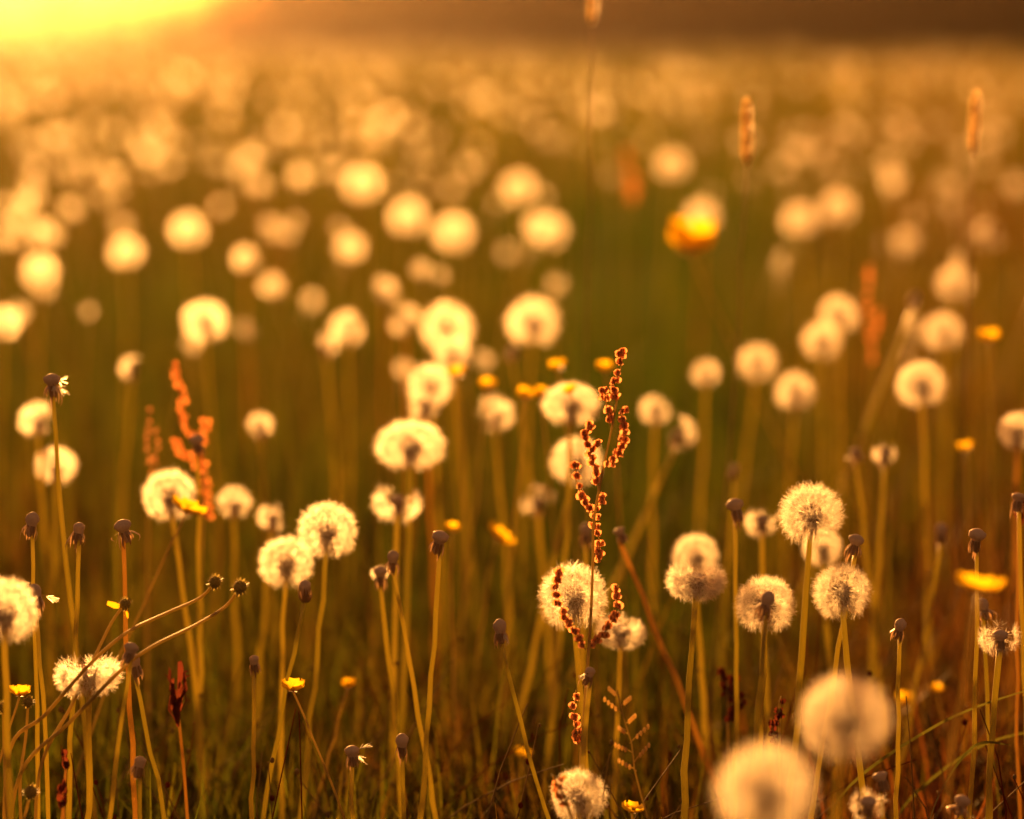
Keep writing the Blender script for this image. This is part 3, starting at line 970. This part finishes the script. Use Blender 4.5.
pan = at(617, 690, 1.62)
base = stem_to(617, 690, 1.62, pan, 648, 819)
t = thing('grass_panicle', 'wispy pale grass panicle low between two stalks right of the sorrel', 'grass panicle', base)
stalk('stem', base, pan, 0.0006, M['stem_fine'], t, 0.006, 5)
b = MB()
rr = random.Random(4)
ax = (base - pan).normalized()
for i in range(9):
    p = pan + ax * (0.004 + i * 0.0055) - base
    sx = 1 if i % 2 else -1
    e = p + Vector((sx * rr.uniform(.004, .011), rr.uniform(-.006, .006), rr.uniform(.003, .010)))
    b.tube([p, p.lerp(e, .5) + Vector((0, 0, .001)), e], 0.00018, 4)
    for j in range(4):
        c = p.lerp(e, .4 + .2 * j)
        b.ball(c, 0.0009, 0, 1.9, 6, 4)
link('spikelets', b.mesh('spikelets', [M['awn']]), t)


# a few single long blades that read on their own in the lower right and lower left
def long_blade(px0, py0, px1, py1, d0, d1, sag, w, label):
    a, e = at(px0, py0, d0), at(px1, py1, d1)
    base = Vector((a.x, a.y, 0))
    b = MB()
    mid = a.lerp(e, .5) + Vector((0, 0, sag))
    P = smooth([Vector((0, 0, 0)), (a - base) * 0.55, a - base, mid - base, e - base], 6)
    n = len(P)
    b.strip(P, [w * (1 - (i / (n - 1)) ** 3) + 0.0003 for i in range(n)], Vector((0.15, 0.55, 0.8)).normalized())
    o = link('arching_grass', b.mesh('arching_grass', [M['blade']]), None, base)
    o['label'] = label
    o['category'] = 'grass'
    o['group'] = 'long arching grass blades'


long_blade(838, 800, 1040, 686, 1.72, 1.75, 0.012, 0.003, 'long grass blade sweeping up to the right edge behind the lower right stalks')
long_blade(900, 812, 1050, 728, 1.80, 1.82, 0.014, 0.0034, 'broad bright grass blade arching to the right edge below the sweeping one')
long_blade(1000, 812, 975, 690, 1.85, 1.9, 0.01, 0.004, 'dim grass blade rising between the right hand stalks')
long_blade(930, 819, 1010, 745, 1.66, 1.66, 0.02, 0.0035, 'thin curved grass blade at the bottom right')


# ------------------------------------------------------------------ grass as one mass
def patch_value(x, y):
    """greener, straw and rust sward, with lens flare red painted in near and right"""
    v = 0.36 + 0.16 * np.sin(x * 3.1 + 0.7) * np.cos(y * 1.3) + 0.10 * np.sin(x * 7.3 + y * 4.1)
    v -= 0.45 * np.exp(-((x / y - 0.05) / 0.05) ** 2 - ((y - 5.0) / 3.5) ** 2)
    v += 0.34 * np.clip((x / y + 0.06) / 0.14, 0, 1) * np.exp(-((y - 1.9) / 1.2) ** 2)  # red flare cast put into the near grass colour, stronger to the right
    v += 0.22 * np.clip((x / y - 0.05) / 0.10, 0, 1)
    v += 0.24 * np.exp(-(y / 2.6) ** 6) * np.clip((x / y + 0.14) / 0.16, 0, 1)  # more of the flare's red veil painted into the nearest blades, fading leftwards
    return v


def blades(n, ymin, ymax, wid, hgt, margin, seed, power=1.0, seg=3):
    r = np.random.default_rng(seed)
    u = r.random(n)
    y = ymin + (ymax - ymin) * u ** power
    x = r.uniform(-1, 1, n) * (0.185 * y + margin)
    h = r.uniform(hgt[0], hgt[1], n) * np.where(r.random(n) < 0.15, 1.3, 1.0)
    az = r.uniform(0, 2 * np.pi, n)
    lean = r.uniform(0.04, 0.55, n) * h
    face = az + np.pi / 2 + r.normal(0, .3, n)
    w = r.uniform(wid[0], wid[1], n)
    V = np.zeros((n, 2 * (seg + 1), 3))
    for j in range(seg + 1):
        s = j / seg
        cx = x + np.cos(az) * lean * s ** 2
        cy = y + np.sin(az) * lean * s ** 2
        cz = h * (s - 0.18 * (lean / h) * s * s)
        ww = w * (1 - 0.92 * s ** 1.6) / 2
        for q, sg in ((0, -1), (1, 1)):
            V[:, 2 * j + q, 0] = cx + sg * ww * np.cos(face)
            V[:, 2 * j + q, 1] = cy + sg * ww * np.sin(face)
            V[:, 2 * j + q, 2] = cz - 0.004 * (s == 0)
    base = (np.arange(n) * 2 * (seg + 1))[:, None]
    Fc = np.concatenate([base + np.array([2 * j, 2 * j + 1, 2 * j + 3, 2 * j + 2])[None] for j in range(seg)], 0)
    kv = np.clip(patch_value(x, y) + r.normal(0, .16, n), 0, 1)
    return V.reshape(-1, 3), Fc, np.repeat(kv, 2 * (seg + 1))


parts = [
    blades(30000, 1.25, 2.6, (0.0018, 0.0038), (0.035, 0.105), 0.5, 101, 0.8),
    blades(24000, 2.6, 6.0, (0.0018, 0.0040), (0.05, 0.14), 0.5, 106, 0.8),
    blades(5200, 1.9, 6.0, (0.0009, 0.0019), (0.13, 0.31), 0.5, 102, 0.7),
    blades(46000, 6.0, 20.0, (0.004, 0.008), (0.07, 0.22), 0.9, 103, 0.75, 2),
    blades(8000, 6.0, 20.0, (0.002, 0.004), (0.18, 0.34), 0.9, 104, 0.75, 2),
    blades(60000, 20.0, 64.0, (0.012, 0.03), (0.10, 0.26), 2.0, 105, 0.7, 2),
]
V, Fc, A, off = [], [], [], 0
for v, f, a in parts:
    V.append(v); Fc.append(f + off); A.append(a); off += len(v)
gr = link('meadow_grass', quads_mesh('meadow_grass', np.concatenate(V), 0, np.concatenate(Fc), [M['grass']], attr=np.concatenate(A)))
gr['kind'] = 'stuff'
gr['label'] = 'dense golden green meadow grass filling the whole field'

# ------------------------------------------------------------------ dark leaf rosettes and fine dead stalks low between the stems
rr = random.Random(55)
b = MB()
for i in range(520):
    y = 1.45 + 1.25 * rr.random()
    x = rr.uniform(-1, 1) * (0.185 * y + 0.25)
    a = rr.uniform(0, 6.28)
    o = Vector((math.cos(a), math.sin(a), 0))
    sd_ = Vector((-math.sin(a), math.cos(a), rr.uniform(-.3, .3))).normalized()
    L = rr.uniform(0.06, 0.14)
    up = rr.uniform(0.35, 1.05)
    pts, wd_ = [], []
    for j in range(11):
        q = j / 10
        pts.append(Vector((x, y, 0.0)) + o * L * q * (1.1 - 0.3 * up) + Vector((0, 0, L * up * (q - 0.55 * q * q))))
        wd_.append((0.004 + 0.018 * math.sin(q * 2.7)) * (1.0 if j % 2 else 0.5) * (0.1 if j == 10 else 1))
    b.strip(pts, wd_, sd_, 0 if rr.random() < 0.72 else 1)
for i in range(900):
    y = 1.5 + 1.5 * rr.random()
    x = rr.uniform(-1, 1) * (0.185 * y + 0.2)
    L = rr.uniform(0.08, 0.21)
    a, tl = rr.uniform(0, 6.28), rr.uniform(0.05, 0.9)
    e = Vector((x + math.cos(a) * L * tl, y + math.sin(a) * L * tl, L * (1 - 0.4 * tl)))
    P = curve_pts((x, y, 0), e, (rr.uniform(-.02, .02), rr.uniform(-.02, .02), rr.uniform(0, .02)), 6)
    b.tube(P, [0.0006, 0.0006, 0.0005, 0.0005, 0.0004, 0.0003], 4, 2 if rr.random() < .6 else 1, False)
    if rr.random() < 0.45:
        for q in range(rr.randint(1, 4)):
            c = P[5 - q] + Vector((rr.uniform(-.003, .003), rr.uniform(-.003, .003), rr.uniform(-.002, .002)))
            b.ball(c, rr.uniform(.0008, .0017), 2 if rr.random() < .5 else 1, 1.3, 6, 4)
M['dark_leaf'] = leafy('dark_rosette_leaf', (0.022, 0.032, 0.006), (0.055, 0.050, 0.012), trans=0.35, gloss=0.0, scale=30)
M['dead_stalk'] = leafy('dead_stalk', (0.12, 0.08, 0.035), (0.26, 0.18, 0.08), trans=0.4, gloss=0.03, scale=30)
tg = link('low_foliage', b.mesh('low_foliage', [M['dark_leaf'], M['wither'], M['dead_stalk']]))
tg['kind'] = 'stuff'
tg['label'] = 'dark tangle of low leaves and dead stalks between the dandelion stems'

# ------------------------------------------------------------------ the blurred crowd of clocks behind: 220 individuals, then one mass
unit_stems = []
for i in range(5):
    random.seed(70 + i)
    b = MB()
    bw = Vector((random.uniform(-.02, .02), random.uniform(-.02, .02), 0))
    b.tube(curve_pts((0, 0, 0), (random.uniform(-.06, .06), random.uniform(-.06, .06), 1.0), bw, 6), [0.0015] * 6, 5)
    me = b.mesh('slender_stem', [M['stem_fine']])
    unit_stems.append((me, Vector(b.v[-3]) * 0.2 + Vector(b.v[-1]) * 0.2 + Vector(b.v[-2]) * 0.2 + Vector(b.v[-4]) * 0.2 + Vector(b.v[-5]) * 0.2))
r = np.random.default_rng(200)
count = 0
taken = []


def clear_of_named(x, y, h, gap):
    """keeps a clock of the crowd from standing in front of or right behind one that has a description of its own"""
    v = Vector((x, y, h - CAM_H))
    dep = v.dot(TILT_F)
    px, py = 512 + F * v.x / dep, 409.5 - F * v.dot(TILT_U) / dep
    return all((px - c[0]) ** 2 + (py - c[1]) ** 2 > gap * gap for c in CLOCKS)


while count < 64:
    y = 3.3 + 5.2 * r.random() ** 0.8
    x = r.uniform(-1, 1) * (0.18 * y + 0.05)
    if 0.0 < x / y < 0.09 and r.random() < 0.8:
        continue
    if any((x - a) ** 2 + (y - c) ** 2 < 0.0036 for a, c in taken):
        continue
    h = r.uniform(0.22, 0.33)
    if not clear_of_named(x, y, h, 40):
        continue
    taken.append((x, y))
    t = thing('dandelion_clock', 'soft blurred dandelion clock, one of the countless pale dots across the far meadow', 'dandelion clock', (x, y, 0),
              'blurred dandelion clocks across the far meadow')
    me, tip = unit_stems[count % 5]
    s = link('stem', me, t)
    s.scale = (1, 1, h)
    hd = link('seed_head', MID[int(r.integers(0, 8))], t, (tip.x, tip.y, tip.z * h))
    k = r.uniform(0.62, 0.90)
    hd.scale = (k, k, k * r.uniform(.85, 1))
    hd.rotation_euler = (r.uniform(-.3, .3), r.uniform(-.3, .3), r.uniform(0, 6))
    count += 1


r = np.random.default_rng(77)
for i in range(170):
    y = 2.9 + 6.5 * r.random()
    x = y * (r.uniform(-0.18, 0.02) if i % 4 else r.uniform(0.02, 0.18))
    h = r.uniform(0.20, 0.33)
    if not clear_of_named(x, y, h, 33):
        continue
    t = thing('dandelion_clock', 'tiny blurred scrap of a nearly blown dandelion clock glinting in the far meadow', 'dandelion clock', (x, y, 0),
              'nearly blown dandelion clocks across the far meadow')
    me, tip = unit_stems[i % 5]
    s = link('stem', me, t)
    s.scale = (0.8, 0.8, h)
    hd = link('seed_head', MID[4 + i % 4], t, (tip.x * .8, tip.y * .8, tip.z * h))
    k = r.uniform(0.32, 0.62)
    hd.scale = (k, k, k)
    hd.rotation_euler = (r.uniform(-.6, .6), r.uniform(-.6, .6), r.uniform(0, 6))


def far_clocks(n, ymin, ymax, nq, w, seed):
    r = np.random.default_rng(seed)
    y = np.sqrt(r.uniform(ymin ** 2, ymax ** 2, n))
    x = r.uniform(-1, 1, n) * (0.185 * y + 0.8)
    h = r.uniform(0.2, 0.34, n)
    c = np.repeat(np.stack([x, y, h], 1), nq, 0)
    d = r.normal(0, 1, c.shape)
    d /= np.linalg.norm(d, axis=1)[:, None]
    tan = np.cross(d, r.normal(0, 1, d.shape))
    tan /= np.linalg.norm(tan, axis=1)[:, None]
    p0 = c + d * 0.0150 - tan * 0.007 + d * 0.002
    p1 = c + d * 0.0150 + tan * 0.007 + d * 0.002
    v1, f1 = ribbons(p0, p1, w, w, r)
    g0 = np.stack([x + r.uniform(-.02, .02, n), y, np.zeros(n)], 1)
    g1 = np.stack([x, y, h - .004], 1)
    v2, f2 = ribbons(g0, g1, 0.004, 0.004, r)
    mi = np.concatenate([np.zeros(len(f1)), np.ones(len(f2))])
    return np.concatenate([v1, v2]), np.concatenate([f1, f2 + len(v1)]), mi


V1, F1, M1 = far_clocks(260, 8.5, 24.0, 36, 0.0022, 301)
V2, F2, M2 = far_clocks(420, 24.0, 58.0, 15, 0.0045, 302)
fc = link('dandelion_clocks', quads_mesh('dandelion_clocks', np.concatenate([V1, V2]), 0, np.concatenate([F1, F2 + len(V1)]),
                                         [M['hair'], M['stem']], np.concatenate([M1, M2])))
fc['kind'] = 'stuff'
fc['label'] = 'far carpet of dandelion clocks blurring into gold towards the trees'


# ------------------------------------------------------------------ the dark young trees along the far edge
def crown_mesh(seed):
    r = np.random.default_rng(seed)
    n = 2600
    nc = 26
    cz = r.uniform(0.25, 3.0, nc)
    cr = 0.95 * np.sqrt(np.clip(1 - ((cz - 1.3) / 2.0) ** 2, 0.08, 1))
    ca = r.uniform(0, 6.28, nc)
    rad = cr * r.uniform(.2, .9, nc)
    cen = np.stack([rad * np.cos(ca), rad * np.sin(ca), cz], 1)
    idx = r.integers(0, nc, n)
    p = cen[idx] + r.normal(0, 1, (n, 3)) * np.array([.26, .26, .22])
    p[:, 2] = np.abs(p[:, 2]) + 0.03
    s = r.uniform(.05, .10, (n, 1))
    a = r.normal(0, 1, (n, 3)); a /= np.linalg.norm(a, axis=1)[:, None]
    b_ = np.cross(a, r.normal(0, 1, (n, 3))); b_ /= np.linalg.norm(b_, axis=1)[:, None]
    V = np.stack([p - a * s, p + b_ * s * .5, p + a * s, p - b_ * s * .5], 1).reshape(-1, 3)
    return quads_mesh('crown', V, 4, np.arange(len(V)).reshape(-1, 4), [M['leaf']])


def trunk_mesh(seed):
    rr = random.Random(seed)
    b = MB()
    b.tube(curve_pts((0, 0, -.05), (rr.uniform(-.1, .1), rr.uniform(-.1, .1), 2.9), (rr.uniform(-.06, .06), 0, 0), 7), [.07, .062, .055, .045, .036, .025, .01], 8)
    for i in range(9):
        z = rr.uniform(.4, 2.3)
        a = rr.uniform(0, 6.28)
        L = rr.uniform(.4, .8)
        b.tube([(0, 0, z), (math.cos(a) * L * .5, math.sin(a) * L * .5, z + .2), (math.cos(a) * L, math.sin(a) * L, z + .5)], [.025, .016, .006], 5)
    return b.mesh('trunk', [M['bark']])


CR = [crown_mesh(i) for i in range(4)]
TR = [trunk_mesh(i) for i in range(2)]
r = np.random.default_rng(9)
for i in range(27):
    x = -9.0 + i * 0.95 + r.uniform(-.25, .25)
    y = 63 + (i % 3) * 1.4 + r.uniform(-.5, .5)
    t = thing('young_tree', 'dark bushy tree in the blurred row closing off the far side of the meadow', 'tree', (x, y, 0), 'dark trees along the far edge of the meadow')
    k = r.uniform(.85, 1.15) * min(1.0, 0.18 + 0.12 * i)
    for nm, me in (('trunk', TR[i % 2]), ('crown', CR[i % 4])):
        o = link(nm, me, t)
        o.scale = (k, k, k)
        o.rotation_euler = (0, 0, r.uniform(0, 6.28))
# the wood behind them reads as one mass
n = 26000
p = np.stack([-6.2 + 25 * r.random(n) ** 0.9, r.uniform(67, 71, n), np.abs(r.normal(0, 1.5, n)) % 3.4 + 0.03], 1)
s = r.uniform(.08, .18, (n, 1))
a = r.normal(0, 1, (n, 3)); a /= np.linalg.norm(a, axis=1)[:, None]
b_ = np.cross(a, r.normal(0, 1, (n, 3))); b_ /= np.linalg.norm(b_, axis=1)[:, None]
V = np.stack([p - a * s, p + b_ * s * .6, p + a * s, p - b_ * s * .6], 1).reshape(-1, 3)
n2 = 1500
p2 = np.stack([-6 - 11 * r.random(n2) ** 1.5, r.uniform(64, 68, n2), np.abs(r.normal(0, 0.75, n2))], 1)
s2 = r.uniform(.07, .15, (n2, 1))
a = r.normal(0, 1, (n2, 3)); a /= np.linalg.norm(a, axis=1)[:, None]
b_ = np.cross(a, r.normal(0, 1, (n2, 3))); b_ /= np.linalg.norm(b_, axis=1)[:, None]
V = np.concatenate([V, np.stack([p2 - a * s2, p2 + b_ * s2 * .6, p2 + a * s2, p2 - b_ * s2 * .6], 1).reshape(-1, 3)])
wd = link('undergrowth', quads_mesh('undergrowth', V, 4, np.arange(len(V)).reshape(-1, 4), [M['leaf']]))
wd['kind'] = 'stuff'
wd['label'] = 'dark mass of undergrowth behind the row of trees'
